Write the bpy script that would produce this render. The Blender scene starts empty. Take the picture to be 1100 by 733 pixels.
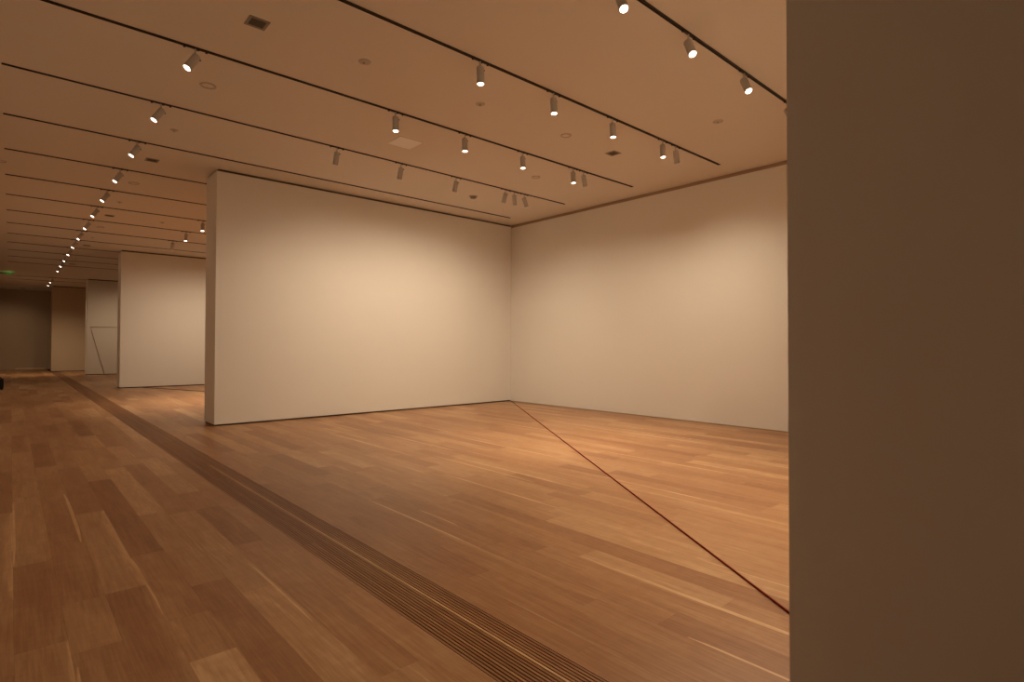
import bpy, bmesh, math, random
from mathutils import Vector, Matrix

scene = bpy.context.scene
col = scene.collection
random.seed(7)

# ------------------------------------------------------------------ dimensions (metres)
H = 4.7836            # ceiling
XW = 10.133           # right wall
XL = -0.75            # left wall
YC = 11.361           # front face of the first partition
XP = 2.811            # corridor end of the partitions
TH = 0.715            # partition thickness
YFAR = 44.6
YBACK = -5.0
XG0, XG1 = 1.638, 2.008   # floor grille
PL = 0.2055           # plank width
HEADX = [3.98, 5.19, 6.41, 7.68]

# ------------------------------------------------------------------ helpers
def link(name, mesh, mat=None, parent=None):
    o = bpy.data.objects.new(name, mesh)
    col.objects.link(o)
    if mat is not None:
        mesh.materials.append(mat)
    if parent is not None:
        o.parent = parent
    return o

def obj(name, bm, mat=None, parent=None, smooth=False):
    me = bpy.data.meshes.new(name)
    bm.normal_update()
    bm.to_mesh(me); bm.free()
    if smooth:
        for p in me.polygons:
            p.use_smooth = True
    return link(name, me, mat, parent)

def box(bm, x0, y0, z0, x1, y1, z1):
    vs = [bm.verts.new(p) for p in ((x0,y0,z0),(x1,y0,z0),(x1,y1,z0),(x0,y1,z0),(x0,y0,z1),(x1,y0,z1),(x1,y1,z1),(x0,y1,z1))]
    for f in ((0,3,2,1),(4,5,6,7),(0,1,5,4),(1,2,6,5),(2,3,7,6),(3,0,4,7)):
        bm.faces.new([vs[i] for i in f])
    return vs

def lathe(bm, prof, mat=Matrix(), seg=24, cap0=True, cap1=True):
    """profile of (radius, z) turned about z, then moved by mat"""
    rings = []
    for r, z in prof:
        rings.append([bm.verts.new(mat @ Vector((r*math.cos(2*math.pi*k/seg), r*math.sin(2*math.pi*k/seg), z))) for k in range(seg)])
    for a, b in zip(rings, rings[1:]):
        for k in range(seg):
            bm.faces.new((a[k], a[(k+1)%seg], b[(k+1)%seg], b[k]))
    if cap0: bm.faces.new(list(reversed(rings[0])))
    if cap1: bm.faces.new(rings[-1])

def tube(bm, pts, r, seg=8):
    pts = [Vector(p) for p in pts]
    rings = []
    for i, p in enumerate(pts):
        d = (pts[min(i+1, len(pts)-1)] - pts[max(i-1, 0)]).normalized()
        a = d.cross(Vector((0,0,1)))
        if a.length < 1e-3: a = d.cross(Vector((1,0,0)))
        a.normalize(); b = d.cross(a)
        rings.append([bm.verts.new(p + r*(math.cos(2*math.pi*k/seg)*a + math.sin(2*math.pi*k/seg)*b)) for k in range(seg)])
    for a, b in zip(rings, rings[1:]):
        for k in range(seg):
            bm.faces.new((a[k], b[k], b[(k+1)%seg], a[(k+1)%seg]))
    bm.faces.new(rings[0]); bm.faces.new(list(reversed(rings[-1])))

def empty(name, loc, label, cat, group=None):
    o = bpy.data.objects.new(name, None)
    o.empty_display_size = 0.1
    col.objects.link(o); o.location = loc
    return tag(o, label, cat, group)

def tag(o, label, cat, group=None):
    o['label'] = label; o['category'] = cat
    if group: o['group'] = group
    return o

def struct(o, label=None):
    o['kind'] = 'structure'
    if label: o['label'] = label
    return o

# ------------------------------------------------------------------ materials
def new_mat(name):
    m = bpy.data.materials.new(name); m.use_nodes = True
    nt = m.node_tree
    b = nt.nodes['Principled BSDF']
    return m, nt, b

def paint(name, c, rough=0.6, bump=0.02, scale=180, spec=0.3):
    m, nt, b = new_mat(name)
    b.inputs['Roughness'].default_value = rough
    b.inputs['Specular IOR Level'].default_value = spec
    tc = nt.nodes.new('ShaderNodeTexCoord')
    n = nt.nodes.new('ShaderNodeTexNoise'); n.inputs['Scale'].default_value = 0.9; n.inputs['Detail'].default_value = 4
    nt.links.new(tc.outputs['Object'], n.inputs['Vector'])
    mx = nt.nodes.new('ShaderNodeMixRGB'); mx.inputs[1].default_value = (*[v*0.985 for v in c], 1); mx.inputs[2].default_value = (*[min(1, v*1.015) for v in c], 1)
    nt.links.new(n.outputs['Fac'], mx.inputs[0]); nt.links.new(mx.outputs[0], b.inputs['Base Color'])
    if bump:
        n2 = nt.nodes.new('ShaderNodeTexNoise'); n2.inputs['Scale'].default_value = scale
        nt.links.new(tc.outputs['Object'], n2.inputs['Vector'])
        bp = nt.nodes.new('ShaderNodeBump'); bp.inputs['Strength'].default_value = bump; bp.inputs['Distance'].default_value = 0.002
        nt.links.new(n2.outputs['Fac'], bp.inputs['Height']); nt.links.new(bp.outputs[0], b.inputs['Normal'])
    return m

M_WALL = paint('wall_paint', (0.78, 0.76, 0.72))
M_CEIL = paint('ceiling_paint', (0.72, 0.65, 0.57), rough=0.8)
M_REVEAL2 = paint('reveal_soft_shadow', (0.42, 0.31, 0.22), rough=0.8, bump=0)
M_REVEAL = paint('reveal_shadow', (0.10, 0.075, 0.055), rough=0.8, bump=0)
M_BLACK = paint('track_black', (0.030, 0.018, 0.011), rough=0.5, bump=0)
M_HEAD = paint('lamp_white_metal', (0.50, 0.48, 0.45), rough=0.45, bump=0)
M_VENT = paint('vent_metal', (0.30, 0.27, 0.23), rough=0.6, bump=0)
M_VENTD = paint('vent_dark', (0.13, 0.11, 0.09), rough=0.8, bump=0)
M_DISC = paint('plate_offwhite', (0.52, 0.46, 0.40), rough=0.6, bump=0)
M_PANEL = paint('panel_white', (0.90, 0.88, 0.86), rough=0.7, bump=0)
M_CASE = paint('case_black', (0.006, 0.006, 0.009), rough=0.4, bump=0.05, scale=400)
M_CHROME, _nt, _b = new_mat('chrome'); _b.inputs['Metallic'].default_value = 1; _b.inputs['Base Color'].default_value = (.6,.58,.55,1); _b.inputs['Roughness'].default_value = .25
M_BASE = paint('base_ledge', (0.80, 0.66, 0.45), rough=0.5, bump=0)

def emis(name, c, s):
    m, nt, b = new_mat(name)
    b.inputs['Base Color'].default_value = (*c, 1)
    b.inputs['Emission Color'].default_value = (*c, 1)
    b.inputs['Emission Strength'].default_value = s
    return m
M_LENS = emis('lamp_lens_lit', (1.0, 0.86, 0.68), 14)
M_GREEN = emis('sign_green', (0.13, 0.19, 0.08), 0.035)

def yarn_mat(name, c):
    m, nt, b = new_mat(name)
    tc = nt.nodes.new('ShaderNodeTexCoord')
    w = nt.nodes.new('ShaderNodeTexNoise'); w.inputs['Scale'].default_value = 250
    nt.links.new(tc.outputs['Object'], w.inputs['Vector'])
    mx = nt.nodes.new('ShaderNodeMixRGB'); mx.inputs[1].default_value = (*[v*.7 for v in c], 1); mx.inputs[2].default_value = (*[v*1.2 for v in c], 1)
    nt.links.new(w.outputs['Fac'], mx.inputs[0]); nt.links.new(mx.outputs[0], b.inputs['Base Color'])
    b.inputs['Roughness'].default_value = 0.95; b.inputs['Specular IOR Level'].default_value = 0.1
    return m
M_YARN = yarn_mat('yarn_dark_red', (0.17, 0.018, 0.010))
M_YARN3 = yarn_mat('yarn_tan', (0.36, 0.22, 0.14))
M_YARN2 = yarn_mat('yarn_brown', (0.16, 0.07, 0.04))

def wood_mat():
    m, nt, b = new_mat('oak_planks')
    N, L = nt.nodes, nt.links
    tc = N.new('ShaderNodeTexCoord')
    at = N.new('ShaderNodeAttribute'); at.attribute_name = 'shade'
    sd = N.new('ShaderNodeAttribute'); sd.attribute_name = 'seed'
    # every plank has its own piece of grain
    off = N.new('ShaderNodeCombineXYZ')
    mul = N.new('ShaderNodeMath'); mul.operation = 'MULTIPLY'; mul.inputs[1].default_value = 37.0
    L.new(sd.outputs['Fac'], mul.inputs[0])
    L.new(mul.outputs[0], off.inputs[0]); L.new(mul.outputs[0], off.inputs[1]); L.new(mul.outputs[0], off.inputs[2])
    add = N.new('ShaderNodeVectorMath'); add.operation = 'ADD'
    L.new(tc.outputs['Object'], add.inputs[0]); L.new(off.outputs[0], add.inputs[1])
    mp = N.new('ShaderNodeMapping'); mp.inputs['Scale'].default_value = (1, 0.045, 1)
    L.new(add.outputs[0], mp.inputs['Vector'])
    g1 = N.new('ShaderNodeTexNoise'); g1.inputs['Scale'].default_value = 70; g1.inputs['Detail'].default_value = 5; g1.inputs['Roughness'].default_value = 0.65
    L.new(mp.outputs[0], g1.inputs['Vector'])
    mp2 = N.new('ShaderNodeMapping'); mp2.inputs['Scale'].default_value = (1, 0.14, 1)
    L.new(add.outputs[0], mp2.inputs['Vector'])
    g2 = N.new('ShaderNodeTexNoise'); g2.inputs['Scale'].default_value = 9; g2.inputs['Detail'].default_value = 3; g2.inputs['Distortion'].default_value = 0.8
    L.new(mp2.outputs[0], g2.inputs['Vector'])
    # medullary flecks across the grain
    mp3 = N.new('ShaderNodeMapping'); mp3.inputs['Scale'].default_value = (0.5, 1, 1); mp3.inputs['Rotation'].default_value = (0, 0, 0.35)
    L.new(add.outputs[0], mp3.inputs['Vector'])
    g3 = N.new('ShaderNodeTexNoise'); g3.inputs['Scale'].default_value = 16; g3.inputs['Detail'].default_value = 4
    L.new(mp3.outputs[0], g3.inputs['Vector'])
    def mth(op, a, bb):
        n = N.new('ShaderNodeMath'); n.operation = op
        for i, v in enumerate((a, bb)):
            if isinstance(v, (int, float)): n.inputs[i].default_value = v
            else: L.new(v, n.inputs[i])
        return n.outputs[0]
    s = mth('ADD', at.outputs['Fac'], mth('MULTIPLY', mth('SUBTRACT', g1.outputs['Fac'], 0.5), 0.95))
    s = mth('ADD', s, mth('MULTIPLY', mth('SUBTRACT', g2.outputs['Fac'], 0.5), 0.62))
    s = mth('ADD', s, mth('MULTIPLY', mth('SUBTRACT', g3.outputs['Fac'], 0.5), 0.26))
    rp = N.new('ShaderNodeValToRGB')
    e = rp.color_ramp.elements
    e[0].position = 0.0; e[0].color = (0.225, 0.097, 0.043, 1)
    e[1].position = 1.0; e[1].color = (0.570, 0.365, 0.200, 1)
    k = e.new(0.35); k.color = (0.318, 0.159, 0.071, 1)
    k = e.new(0.65); k.color = (0.400, 0.230, 0.114, 1)
    L.new(s, rp.inputs[0]); L.new(rp.outputs[0], b.inputs['Base Color'])
    r = N.new('ShaderNodeMapRange'); r.inputs[3].default_value = 0.30; r.inputs[4].default_value = 0.42
    L.new(g1.outputs['Fac'], r.inputs[0]); L.new(r.outputs[0], b.inputs['Roughness'])
    b.inputs['Specular IOR Level'].default_value = 0.27
    bp = N.new('ShaderNodeBump'); bp.inputs['Strength'].default_value = 0.06; bp.inputs['Distance'].default_value = 0.002
    L.new(g1.outputs['Fac'], bp.inputs['Height']); L.new(bp.outputs[0], b.inputs['Normal'])
    return m
M_WOOD = wood_mat()
M_SUB = paint('floor_joint', (0.055, 0.024, 0.010), rough=0.9, bump=0)

# ------------------------------------------------------------------ the floor: rows of planks with their own tone
def edge(r): return 0.03 + PL*r
# planks one can recognise near the viewer: row -> joints (far to near) and tones of the pieces between them
KNOWN = {
    -1: ([9.85, 8.87, 6.73], [.45, .42, .18, .48]),
    0:  ([12.35, 10.34, 7.31, 5.06], [.45, .22, .48, .55, .30]),
    1:  ([8.09, 4.14, 3.45], [.45, .36, .50, .40]),
    2:  ([8.66, 6.26, 4.15], [.42, .28, .56, .30]),
    3:  ([7.67, 4.76, 3.52, 3.0], [.55, .16, .40, .46, .80]),
    4:  ([8.30, 5.86, 3.93], [.45, .70, .48, .24]),
    5:  ([5.72, 3.63], [.32, .56, .62]),
    6:  ([5.73, 4.51], [.36, .14, .36]),
    7:  ([6.4, 3.2], [.42, .40, .45]),
}
STREAKS = [  # pale sapwood edges: x, y0, y1, width
    (0.030, 5.08, 7.10, .016), (0.412, 5.37, 7.20, .024), (0.6465, 3.62, 4.72, .014), (0.622, 4.3, 4.12, .01),
    (3.022, 0.95, 2.67, .034), (2.600, 3.26, 4.98, .020), (2.790, 3.79, 4.39, .016), (4.720, 6.47, 8.65, .030),
    (4.080, 6.60, 9.30, .022), (4.30, 4.46, 6.37, .024), (3.78, 3.59, 5.40, .022), (3.62, 1.30, 2.10, .014),
    (2.615, 0.95, 1.56, .016), (5.48, 5.2, 7.4, .024), (6.30, 3.0, 5.2, .024), (0.236, 2.4, 3.3, .016), (1.235, 3.0, 4.1, .014),
    (7.1, 6.4, 8.6, .03), (5.06, 2.4, 4.6, .022), (8.2, 4.2, 7.0, .03)]
KNOWN_R = {
    0: ([6.3, 3.4], [.34, .24, .30]), 1: ([7.2, 4.6, 2.9], [.36, .30, .22, .30]), 2: ([5.9, 3.9], [.36, .26, .32]),   # right of the grille, counted from its edge; first rows' tones darkened for light falloff
    3: ([4.98, 3.26], [.36, .26, .34]), 4: ([5.4, 2.95], [.35, .24, .40]), 5: ([4.4, 2.67, ], [.45, .38, .60]),
    6: ([4.6], [.46, .22]), 7: ([3.4], [.40, .62]), 8: ([3.6, 2.0], [.40, .58, .48]),
    16: ([4.2, 2.29], [.55, .12, .55]),
}
def floor():
    bm = bmesh.new()
    sh = bm.verts.layers.float.new('shade'); sdl = bm.faces.layers.float.new('seed')
    G = 0.0002
    def quad(x0, y0, x1, y1, z, shade, seed):
        f = bm.faces.new([bm.verts.new(p) for p in ((x0,y0,z),(x1,y0,z),(x1,y1,z),(x0,y1,z))])
        for v in f.verts: v[sh] = shade
        f[sdl] = seed; f.material_index = 0
    def streak(x, y0, y1, w, shade, soft=None, side=None, z=0.0004):
        l = y1-y0; n = 12; sd = random.random()
        left = random.random() < .5 if side is None else side
        for k in range(n):
            ya, yb = y0+l*k/n, y0+l*(k+1)/n
            wa = w*(.3+.7*min(1, 5*k/n, 5*(1-k/n))); wb = w*(.3+.7*min(1, 5*(k+1)/n, 5*(1-(k+1)/n)))
            if left: ps = ((x,ya,z),(x+wa,ya,z),(x+wb,yb,z),(x,yb,z))
            else: ps = ((x+w-wa,ya,z),(x+w,ya,z),(x+w,yb,z),(x+w-wb,yb,z))
            f = bm.faces.new([bm.verts.new(p) for p in ps]); f[sdl] = sd
            for i, v in enumerate(f.verts): v[sh] = shade if soft is None or i in ((0, 3) if left else (1, 2)) else soft
    def row(x0, x1, known=None):
        if known:
            js, tones = list(reversed(known[0])), list(reversed(known[1]))
            y = js[0]
        else:
            js = []; tones = []
        # joints from near to far
        ys = []
        if known:
            y = js[0]
            while y > YBACK: y -= random.uniform(.9, 2.4); ys.insert(0, max(y, YBACK))
            pre = len(ys); ys += js
            y = js[-1]
        else:
            y = YBACK; ys = [YBACK]; pre = 0; y += random.uniform(.2, 2.0); ys.append(y)
        while y < YFAR:
            y += random.choice((random.uniform(.7, 1.4), random.uniform(1.4, 2.6))); ys.append(min(y, YFAR))
        for i in range(len(ys)-1):
            t = min(.80, max(.12, random.gauss(.40, .15)))
            if known:
                k = i - (pre - 1)
                if 0 <= k < len(tones): t = tones[k]
            if ys[i+1]-ys[i] < .01: continue
            quad(x0+G, ys[i]+G, x1-G, ys[i+1]-G, 0, t, random.random())
            if random.random() < .38 and ys[i] > .4:      # sapwood along one edge
                wd = random.uniform(.006, .016); a = random.uniform(0, .5); b_ = random.uniform(.5, 1)
                l = ys[i+1]-ys[i]
                side = random.random() < .5
                d = random.uniform(.15, .40)
                if random.random() < .5:
                    wd *= 5; a = 0; b_ = 1
                streak(x0+G if side else x1-G-wd, ys[i]+a*l+.001, ys[i]+b_*l-.001, wd, t+d, t+.02, side)
    r = -4
    xs = [XL]
    for r in range(-3, 8):
        xs.append(edge(r))
    xs.append(XG0)
    for i in range(len(xs)-1):
        rr = i - 4
        row(xs[i], xs[i+1], KNOWN.get(rr))
    xs = [XG1] + [2.61 + PL*(k-2) for k in range(0, 38) if 2.61 + PL*(k-2) < XW] + [XW]
    xs = [XG1] + [x for x in xs[1:] if x > XG1 + .1]
    for i in range(len(xs)-1):
        row(xs[i], xs[i+1], KNOWN_R.get(i))
    for x, y0, y1, w in STREAKS:
        if y1 > y0:
            streak(x, y0, y1, w, .92, z=.0008)
    # sub floor that shows in the joints
    z = -0.004
    for (x0, x1) in ((XL, XG0), (XG1, XW)):
        f = bm.faces.new([bm.verts.new(p) for p in ((x0,YBACK,z),(x1,YBACK,z),(x1,YFAR,z),(x0,YFAR,z))])
        f.material_index = 1
    me = bpy.data.meshes.new('floor'); bm.normal_update(); bm.to_mesh(me); bm.free()
    me.materials.append(M_WOOD); me.materials.append(M_SUB)
    o = bpy.data.objects.new('floor', me); col.objects.link(o)
    return struct(o)
floor()

# ------------------------------------------------------------------ floor grille
YG1 = 40.2
g = empty('floor_air_grille', ((XG0+XG1)/2, YBACK, 0), 'long slotted oak air grille let into the plank floor along the corridor', 'vent')
def grille():
    n = 18
    pitch = (XG1-XG0)/n
    cx = (XG0+XG1)/2
    bm = bmesh.new(); sh = bm.faces.layers.float.new('shade'); sdl = bm.faces.layers.float.new('seed')
    rnd = random.Random(3)
    for i in range(n):
        x0 = XG0 + pitch*(i+.5) - pitch*.31 - cx; x1 = x0 + pitch*.62
        bright = .0
        y = YBACK
        first = True
        while y < YG1:
            y2 = min(YG1, y + (9.2 if first else rnd.uniform(2.4, 3.6)))
            nf = len(bm.faces)
            box(bm, x0, y - YBACK, -.03, x1, y2 - YBACK, 0.0)
            bm.faces.ensure_lookup_table()
            t = max(.0, min(.5, rnd.gauss(.20, .10)))
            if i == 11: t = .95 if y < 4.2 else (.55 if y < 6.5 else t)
            sd = rnd.random()
            for f in bm.faces[nf:]:
                f[sh] = t; f[sdl] = sd
            y = y2; first = False
    me = bpy.data.meshes.new('slats'); bm.normal_update(); bm.to_mesh(me); bm.free()
    link('slats', me, M_WOOD, g)
    bm = bmesh.new()
    x0, x1 = XG0-cx, XG1-cx
    f = [bm.verts.new(p) for p in ((x0,0,0),(x0,0,-.05),(x1,0,-.05),(x1,0,0),(x0,YG1-YBACK,0),(x0,YG1-YBACK,-.05),(x1,YG1-YBACK,-.05),(x1,YG1-YBACK,0))]
    for a in ((0,1,5,4),(1,2,6,5),(2,3,7,6),(0,3,2,1),(4,5,6,7)):
        bm.faces.new([f[i] for i in a])
    obj('channel', bm, M_SUB, g)
grille()
# floor beyond the end of the grille
bm = bmesh.new(); box(bm, XG0, YG1, -.05, XG1, YFAR, 0)
struct(obj('trim_1', bm, M_SUB))

# ------------------------------------------------------------------ ceiling and walls
bm = bmesh.new(); box(bm, XL-.2, YBACK-.2, H, XW+.25, YFAR+.25, H+.2)
struct(obj('ceiling', bm, M_CEIL))
bm = bmesh.new(); box(bm, XL-.2, YBACK-.2, -.06, XL, YFAR+.2, H)
struct(obj('wall_left', bm, M_WALL))
bm = bmesh.new(); box(bm, XL-.2, YBACK-.2, -.06, XW+.2, YBACK, H)
struct(obj('wall_back', bm, M_WALL))
bm = bmesh.new(); box(bm, XL-.2, YFAR, -.06, XW+.2, YFAR+.2, H)
M_FAR = paint('far_wall_bounce_tint', (0.56, 0.45, 0.33))  # wall paint with warm bounced light put into its colour
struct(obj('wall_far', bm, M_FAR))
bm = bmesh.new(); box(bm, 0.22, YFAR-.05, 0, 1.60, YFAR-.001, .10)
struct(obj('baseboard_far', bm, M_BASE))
# right wall: board stops short of ceiling and floor, reveal behind it has the gap's shade in its colour
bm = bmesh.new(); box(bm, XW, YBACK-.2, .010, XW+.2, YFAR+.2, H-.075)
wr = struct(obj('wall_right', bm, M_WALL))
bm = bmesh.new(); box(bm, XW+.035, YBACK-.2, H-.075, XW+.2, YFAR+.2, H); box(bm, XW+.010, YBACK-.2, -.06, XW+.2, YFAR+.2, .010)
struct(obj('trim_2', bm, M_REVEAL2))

def partition(x0, x1, y0, th, top_gap=.045, base_gap=.03, mat=None):
    bm = bmesh.new(); box(bm, x0, y0, base_gap, x1, y0+th, H-top_gap)
    w = struct(obj('wall_partition', bm, mat or M_WALL))
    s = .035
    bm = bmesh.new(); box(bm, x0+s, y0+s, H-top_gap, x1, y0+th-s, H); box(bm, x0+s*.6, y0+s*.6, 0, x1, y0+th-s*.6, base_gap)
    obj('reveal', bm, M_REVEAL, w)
    return w
p = partition(XP, XW-.001, YC, TH); p['label'] = 'white partition wall in the middle whose end juts out beside the floor grille'
p = partition(XP, XW-.001, 23.41, TH); p['label'] = 'second white partition wall, seen behind the end of the large one'
p = partition(XP, XW-.001, 34.85, TH); p['label'] = 'third partition wall, with faint yarn lines on it'
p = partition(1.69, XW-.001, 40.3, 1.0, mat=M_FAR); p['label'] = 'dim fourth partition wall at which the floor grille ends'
NEAR = (2.20, 0.17, 0.885)
p = partition(NEAR[0], XW-.001, NEAR[1], NEAR[2]-NEAR[1]); p['label'] = 'dark close partition wall end filling the right of the view'

# ------------------------------------------------------------------ yarn pieces
def yarn(name, pts, r, mat, label):
    bm = bmesh.new(); o0 = Vector(pts[0])
    q = []
    for a, b_ in zip(pts, pts[1:]):
        a, b_ = Vector(a), Vector(b_)
        n = 12
        for k in range(n): q.append(a.lerp(b_, k/n) - o0)
    q.append(Vector(pts[-1]) - o0)
    tube(bm, q, r)
    o = obj(name, bm, mat, smooth=True); o.location = o0
    return tag(o, label, 'yarn line')
yarn('yarn_line', [(10.12, 11.345, .0072), (2.985, .90, .0072)], .0064, M_YARN, 'dark red yarn stretched straight across the floor from the corner of the room')
yarn('yarn_line', [(3.47, 23.36, .0062), (7.58, 12.12, .0062)], .010, M_YARN2, 'thin brown yarn on the floor in front of the second partition')
yarn('yarn_line', [(4.9, 34.83, 2.41), (2.95, 34.83, 2.39), (3.545, 34.83, .012)], .009, M_YARN3, 'brown yarn angle on the third partition, a level line and a slanting one')

# ------------------------------------------------------------------ lighting tracks
ORD = ['first','second','third','fourth','fifth','sixth','seventh','eighth','ninth','tenth','eleventh','twelfth','thirteenth','fourteenth','fifteenth','sixteenth','seventeenth','eighteenth','nineteenth']
TW = 0.038
def trackY(k): return 3.105 + 1.8975*k      # k = 0 is the one nearest the viewer at top right
for k in range(0, 19):
    y = trackY(k)
    if k in (15, 16): continue
    end = 9.5
    bm = bmesh.new()
    x0 = -0.12
    # a slim channel: two flanges and a web
    w = TW/2 if k < 3 else TW*.40
    box(bm, 0, -w, -.004, end-x0, w, 0)
    box(bm, 0, -w, -.012, end-x0, -w+.008, -.004); box(bm, 0, w-.008, -.012, end-x0, w, -.004)
    o = obj('lighting_track', bm, M_BLACK); o.location = (x0, y, H)
    if k == 0: lab = 'black ceiling track at the top right corner, nearest to the viewer'
    elif k == 1: lab = 'black ceiling track that ends above the right wall, holding five spotlights'
    elif k == 4: lab = 'bare black ceiling track close above the middle partition wall'
    elif k < 10: lab = f'thin black ceiling track, {ORD[k]} counted from the viewer'
    else: lab = f'faint far ceiling track above the corridor, {ORD[k]} counted from the viewer'
    tag(o, lab, 'track', 'ceiling lighting tracks')

# ------------------------------------------------------------------ spotlights
LAMP = (1.0, 0.79, 0.55)
RH, LH, SD = 0.0435, 0.185, 0.075     # radius, length, stem
_mesh = {}
def head_meshes(aim, lit):
    key = (round(aim.x,3), round(aim.y,3), round(aim.z,3), lit)
    if key in _mesh: return _mesh[key]
    q = Vector((0,0,-1)).rotation_difference(aim).to_matrix().to_4x4()
    piv = Matrix.Translation((0, 0, -.012-SD-.03)) @ q      # pivot close to the upper end of the housing
    def mk(f, mat, smooth=False):
        bm = bmesh.new(); f(bm); bm.normal_update(); me = bpy.data.meshes.new('m'); bm.to_mesh(me); bm.free()
        me.materials.append(mat)
        if smooth:
            for p in me.polygons: p.use_smooth = len(p.vertices) == 4
        return me
    d = {}
    def adapter(bm):
        box(bm, -.115, -.012, -.018, .115, .012, -.0125)
        for s in (-.108, .108): lathe(bm, [(.013,-.030),(.013,-.018)], Matrix.Translation((s,0,0)), 10)
        lathe(bm, [(.018,-.026),(.018,-.018)], Matrix.Translation((.022,0,0)), 10)
    d['adapter'] = mk(adapter, M_BLACK)
    def stem(bm):
        lathe(bm, [(.010,-.014-SD-.02),(.010,-.018)], seg=10)
        box(bm, -RH-.008, -.010, -.012-SD-.006, RH*.2, .010, -.012-SD+.004) if False else None
    d['stem'] = mk(stem, M_HEAD)
    def housing(bm):
        lathe(bm, [(.018,.034),(RH-.008,.034),(RH-.002,.030),(RH,.022),(RH,-LH+.045),(RH-.002,-LH+.040),(RH,-LH+.036),(RH,-LH+.012),(RH-.002,-LH+.010),(RH-.006,-LH+.010),(RH-.007,-LH+.022)], piv, 28, cap1=False)
    d['housing'] = mk(housing, M_HEAD, True)
    def lens(bm):
        lathe(bm, [(RH-.0065,-LH+.016),(RH*.5,-LH+.014),(.002,-LH+.0135)], piv, 24)
    d['lens'] = mk(lens, M_LENS)
    def knob(bm):
        lathe(bm, [(.008,0),(.008,.012)], piv @ Matrix.Translation((RH-.002,-.01,.008)) @ Matrix.Rotation(math.pi/2, 4, 'Y'), 10)
    d['knob'] = mk(knob, M_BLACK)
    d['_piv'] = piv
    _mesh[key] = d
    return d

def spot(x, y, aim, label, group, energy=None, cone=60, blend=1.0, name='track_spotlight', small=False, fixture=True):
    aim = Vector(aim).normalized()
    d = head_meshes(aim, True)
    if fixture:
        root = empty(name, (x, y, H), label, 'spotlight', group)
        for part in ('adapter', 'stem', 'housing', 'lens', 'knob'):
            o = bpy.data.objects.new(part, d[part]); col.objects.link(o); o.parent = root
            if part == 'lens': o['label'] = 'bright lens'
    if energy:
        ld = bpy.data.lights.new('lamp', 'SPOT'); ld.energy = energy; ld.color = LAMP if y < 30 else (1.0, .70, .43)
        ld.spot_size = math.radians(cone); ld.spot_blend = blend; ld.shadow_soft_size = .03
        lo = bpy.data.objects.new('lamp', ld); col.objects.link(lo)
        pos = d['_piv'] @ Vector((0,0,-LH+.008))
        rot = Vector((0,0,-1)).rotation_difference(aim).to_matrix().to_4x4()
        lo.matrix_world = Matrix.Translation(Vector((x,y,H)) + pos) @ rot

def tilt(ax, ay, deg):
    v = Vector((ax, ay, 0)).normalized(); a = math.radians(deg)
    return (v.x*math.sin(a), v.y*math.sin(a), -math.cos(a))

E_DOWN, E_WALL, E_CORR = 280, 245, 54
GR = 'spotlights of the open room'
order4 = ['leftmost', 'second from left', 'third from left', 'fourth from left']
# T-1: aimed back towards the viewer's side of the room
for i, x in enumerate((4.09, 5.25, 6.50, 7.76)):
    spot(x, trackY(0), tilt(-.55, -1, 29), ['glaring spotlight cut by the top edge of the view', 'glaring spotlight on the top right track, nearer of the two whole ones',
         'glaring spotlight on the top right track, close to the dark wall', 'spotlight on the top right track half hidden by the dark wall'][i], GR, E_WALL*(.6,1.4,1.5,1.1)[i], 100)
# T0 / T1: down lights
for k, nm in ((1, 'on the five-lamp track'), (2, 'on the second five-lamp track')):
    for i, x in enumerate(HEADX):
        spot(x, trackY(k), tilt(-.45, -.9, 7), f'white cylinder spotlight shining down, {order4[i]} {nm}', GR, E_DOWN*(.15,1.0,1.08,1.08)[i], 72)
spot(8.06, trackY(1), tilt(1, .1, 17), 'dim spotlight turned to the right wall, last on the five-lamp track', GR, E_WALL*1.05, 125)
spot(7.97, trackY(2), tilt(1, .1, 17), 'dim spotlight turned to the right wall, last on the second five-lamp track', GR, E_WALL*.6, 125)
# T2: wall washers on the partition
for i, x in enumerate(HEADX):
    spot(x, trackY(3), tilt(0, 1, 20), f'spotlight turned to the middle partition, {order4[i]} of its row', GR, E_WALL*(.42,.80,.84,.92)[i], (120,145,145,145)[i])
spot(7.93, trackY(3), tilt(.8, .6, 22), 'spotlight turned to the far corner, middle one of a close trio', GR, E_WALL*.24, 125)
spot(8.22, trackY(3), tilt(1, -.25, 20), 'spotlight with a small glint, rightmost of the close trio by the corner', GR, E_WALL*.24, 125)
# corridor row, all turned to the left wall
ks = [2,3,4,5,6,7,8,9,10,11,12,13,14,17,18]
for n, k in enumerate(ks):
    spot(1.48, trackY(k), tilt(-1, -.25, 31), f'lit spotlight turned left in the corridor row, {ORD[n]} from the front' , 'corridor row of spotlights', E_CORR, 105)
for k in (0, 1):
    spot(1.48, trackY(k), tilt(-1, -.25, 31), '', '', E_CORR, 105, fixture=False)
# second room
G2 = 'spotlights beyond the middle partition'
spot(3.73, trackY(7), tilt(-.4, -.9, 10), 'lit spotlight close beside the top of the middle partition end', G2, E_DOWN, 84)
spot(3.73, trackY(8), tilt(-.4, -.9, 10), 'lit spotlight beyond the middle partition, second of three receding ones', G2, E_DOWN, 84)
spot(3.75, trackY(9), tilt(0, 1, 25), 'unlit looking spotlight above the second partition wall', G2, E_WALL*.5, 135)
for x in (5.0, 6.2, 7.4):
    spot(x, trackY(7), tilt(-.4, -.9, 10), '', '', E_DOWN, 105, fixture=False)
    spot(x, trackY(8), tilt(-.4, -.9, 10), '', '', E_DOWN, 105, fixture=False)
    spot(x, trackY(9), tilt(0, 1, 25), '', '', E_WALL*.5, 135, fixture=False)
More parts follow.
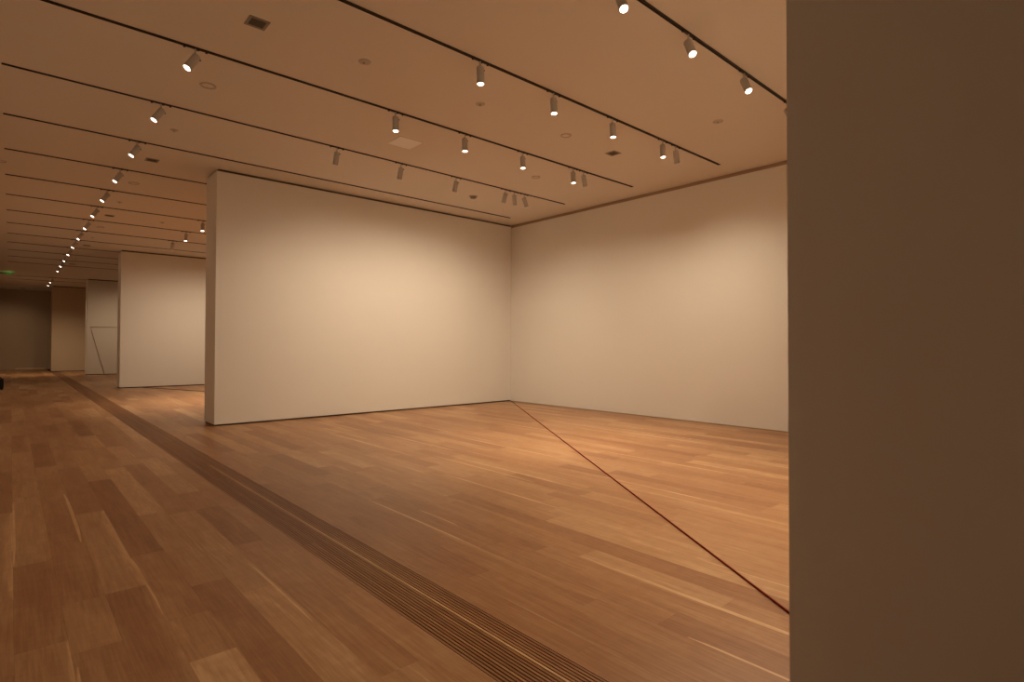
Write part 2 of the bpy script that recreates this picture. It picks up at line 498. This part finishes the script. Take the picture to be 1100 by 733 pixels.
# third room
for x in (3.9, 5.6):
    spot(x, trackY(15), tilt(0, 1, 25), '', '', E_WALL*.5, 135, fixture=False)
    spot(x, trackY(13), tilt(0, -.4, 10), '', '', E_DOWN*.7, 105, fixture=False)
# far end: added lamps without fixtures, to lift the dim walls
for x in (1.0, 2.4):
    spot(x, trackY(17)+.3, tilt(0, 1, 25), '', '', 210, 110, fixture=False)
spot(.1, 41.5, tilt(-.1, 1, 30), '', '', 60, 110, fixture=False)
spot(.46, 42.6, tilt(.5, .6, 20), 'small unlit spotlight hanging in front of the dark far wall', 'corridor row of spotlights')

# ------------------------------------------------------------------ ceiling fittings
def vent(x, y, s, label):
    r = empty('ceiling_vent', (x, y, H), label, 'vent', 'ceiling vents')
    bm = bmesh.new(); h = s/2; t = s*.14
    for (a, b_, c, d) in ((-h,-h,h,-h+t),(-h,h-t,h,h),(-h,-h+t,-h+t,h-t),(h-t,-h+t,h,h-t)):
        box(bm, a, b_, -.006, c, d, 0)
    obj('frame', bm, M_VENT, r)
    bm = bmesh.new(); n = 6
    box(bm, -h+t, -h+t, -.0015, h-t, h-t, -.0005)
    for k in range(n):
        yy = -h+t + (k+.5)*(s-2*t)/n
        box(bm, -h+t, yy-.004, -.005, h-t, yy+.004, -.001)
    obj('grille', bm, M_VENTD, r)
def disc(x, y, r_, label, kind='speaker'):
    bm = bmesh.new()
    if kind == 'sprinkler':
        root = empty('ceiling_sprinkler', (x, y, H), label, 'sprinkler', 'ceiling sprinklers')
        lathe(bm, [(r_,0),(r_,-.004),(r_*.8,-.008),(r_*.3,-.008)][::-1], seg=24); obj('escutcheon', bm, M_DISC, root)
        bm = bmesh.new(); lathe(bm, [(.006,-.026),(.011,-.018),(.011,-.008)], seg=12); lathe(bm, [(.018,-.029),(.018,-.026)], seg=12); obj('nozzle', bm, M_DISC, root)
    elif kind == 'detector':
        root = empty('smoke_detector', (x, y, H), label, 'smoke detector')
        lathe(bm, [(.045,-.055),(.060,-.042),(.065,-.018)], seg=24); obj('sensor', bm, M_VENT, root)
        bm = bmesh.new(); lathe(bm, [(.085,-.018),(.095,-.010),(.095,0)], seg=28); obj('base', bm, M_DISC, root)
    else:
        root = empty('ceiling_fitting', (x, y, H), label, 'ceiling plate', 'round ceiling plates')
        ring = bmesh.new(); lathe(ring, [(r_*.72,-.002),(r_*.74,-.010),(r_*.95,-.010),(r_,0)], seg=32, cap0=False, cap1=False); obj('rim', ring, M_DISC, root)
        lathe(bm, [(r_*.72,-.003),(r_*.70,-.002)], seg=32); obj('plate', bm, M_CEIL, root)
vent(1.83, 5.945, .20, 'dark square ceiling vent at the top left, nearest to the viewer')
vent(1.83, 11.64, .20, 'dark square ceiling vent left of the middle partition top')
vent(1.83, 17.39, .20, 'small dark ceiling vent beside the corridor spotlights, third from the viewer')
vent(1.83, 23.12, .20, 'small dark ceiling vent deep in the corridor, fourth from the viewer')
vent(1.83, 28.9, .20, 'farthest dark ceiling vent above the corridor')
vent(7.60, 5.92, .20, 'dark square ceiling vent between spotlights at the upper right of the room')
disc(1.82, 7.81, .095, 'round ceiling plate under the first corridor spotlight')
disc(1.82, 13.56, .095, 'round ceiling plate left of the middle partition end')
disc(1.82, 19.24, .095, 'round ceiling plate deep in the corridor')
disc(1.82, 9.78, .055, 'small sprinkler head beside the second corridor spotlight', 'sprinkler')
disc(1.82, 15.57, .055, 'small sprinkler head beside the fifth corridor spotlight', 'sprinkler')
disc(1.82, 21.30, .055, 'tiny sprinkler head farther down the corridor ceiling', 'sprinkler')
disc(1.82, 26.96, .055, 'tiniest sprinkler head at the far end of the corridor ceiling', 'sprinkler')
disc(3.01, 5.93, .07, 'round sprinkler plate in the upper middle of the ceiling', 'sprinkler')
disc(2.98, 17.39, .06, 'sprinkler plate behind the end of the middle partition', 'sprinkler')
disc(4.71, 5.92, .065, 'sprinkler plate beneath the brightest middle spotlight', 'sprinkler')
disc(7.65, 4.05, .075, 'sprinkler plate above the right wall near the dark wall', 'sprinkler')
disc(6.41, 5.91, .085, 'faint round plate left of the square vent above the room')
disc(7.57, 7.77, .085, 'faint round plate between the rows of spotlights near the corner')
disc(7.53, 9.70, .09, 'round smoke detector on the ceiling close to the far corner', 'detector')
disc(-.17, 13.52, .08, 'round ceiling plate at the left edge of the view')
bm = bmesh.new(); box(bm, -.205, -.205, -.008, .205, .205, 0)
pn = obj('ceiling_access_panel', bm, M_PANEL); pn.location = (4.72, 7.87, H); tag(pn, 'pale square ceiling panel behind the second row of spotlights', 'panel')

# ------------------------------------------------------------------ exit sign glow and black case at the left edge
ex = empty('exit_sign', (-.18, 33.9, H), 'green glowing sign high on the ceiling at the left edge', 'sign')
bm = bmesh.new(); box(bm, -.26, -.02, -.03, .26, .02, 0); obj('bracket', bm, M_CEIL, ex)
bm = bmesh.new(); box(bm, -.24, -.008, -.12, .24, .008, -.03); obj('panel', bm, M_GREEN, ex)
ld = bpy.data.lights.new('lamp', 'POINT'); ld.energy = .3; ld.color = (.35, 1, .25); ld.shadow_soft_size = .08
lo = bpy.data.objects.new('lamp', ld); col.objects.link(lo); lo.location = (-.1, 33.75, H-.12)

cs = empty('equipment_case', (-.36, 25.2, 0), 'black low case standing on the floor at the left edge', 'case')
bm = bmesh.new(); vs = box(bm, -.2, -.17, .02, .2, .17, .36)
bmesh.ops.bevel(bm, geom=bm.edges[:], offset=.015, segments=2, affect='EDGES'); obj('body', bm, M_CASE, cs)
bm = bmesh.new()
for sx in (-.16, .16):
    for sy in (-.13, .13): lathe(bm, [(.02,0),(.025,.025)], Matrix.Translation((sx, sy, 0)), 10)
obj('feet', bm, M_CASE, cs)
bm = bmesh.new(); tube(bm, [(.05+.09*math.cos(a), 0, .35+.09*math.sin(a)) for a in [math.pi*k/10 for k in range(11)]], .018); obj('handle', bm, M_CASE, cs)

# ------------------------------------------------------------------ world, camera, colour
w = bpy.data.worlds.new('world'); scene.world = w; w.use_nodes = True
w.node_tree.nodes['Background'].inputs[0].default_value = (0.10, 0.065, 0.04, 1)
w.node_tree.nodes['Background'].inputs[1].default_value = 0.3

f = 601.351; yaw, pitch, roll, cyp = 0.73023429, 0.0156756, 0.0023708, 362.182
fw = Vector((math.sin(yaw)*math.cos(pitch), math.cos(yaw)*math.cos(pitch), math.sin(pitch)))
rt = Vector((math.cos(yaw), -math.sin(yaw), 0)); up = rt.cross(fw)
c, s = math.cos(roll), math.sin(roll)
r2 = c*rt + s*up; u2 = -s*rt + c*up
cam = bpy.data.cameras.new('camera'); co = bpy.data.objects.new('camera', cam); col.objects.link(co)
cam.sensor_fit = 'HORIZONTAL'; cam.sensor_width = 36; cam.lens = f/1100*36
cam.shift_y = -(366.5 - cyp)/1100
cam.clip_start = .05; cam.clip_end = 200
co.matrix_world = Matrix(((r2.x,u2.x,-fw.x,0),(r2.y,u2.y,-fw.y,0),(r2.z,u2.z,-fw.z,1.5),(0,0,0,1)))
scene.camera = co

scene.view_settings.view_transform = 'Standard'
scene.view_settings.look = 'None'
scene.view_settings.exposure = 0
scene.cycles.max_bounces = 10
scene.cycles.diffuse_bounces = 6
scene.cycles.sample_clamp_indirect = 4
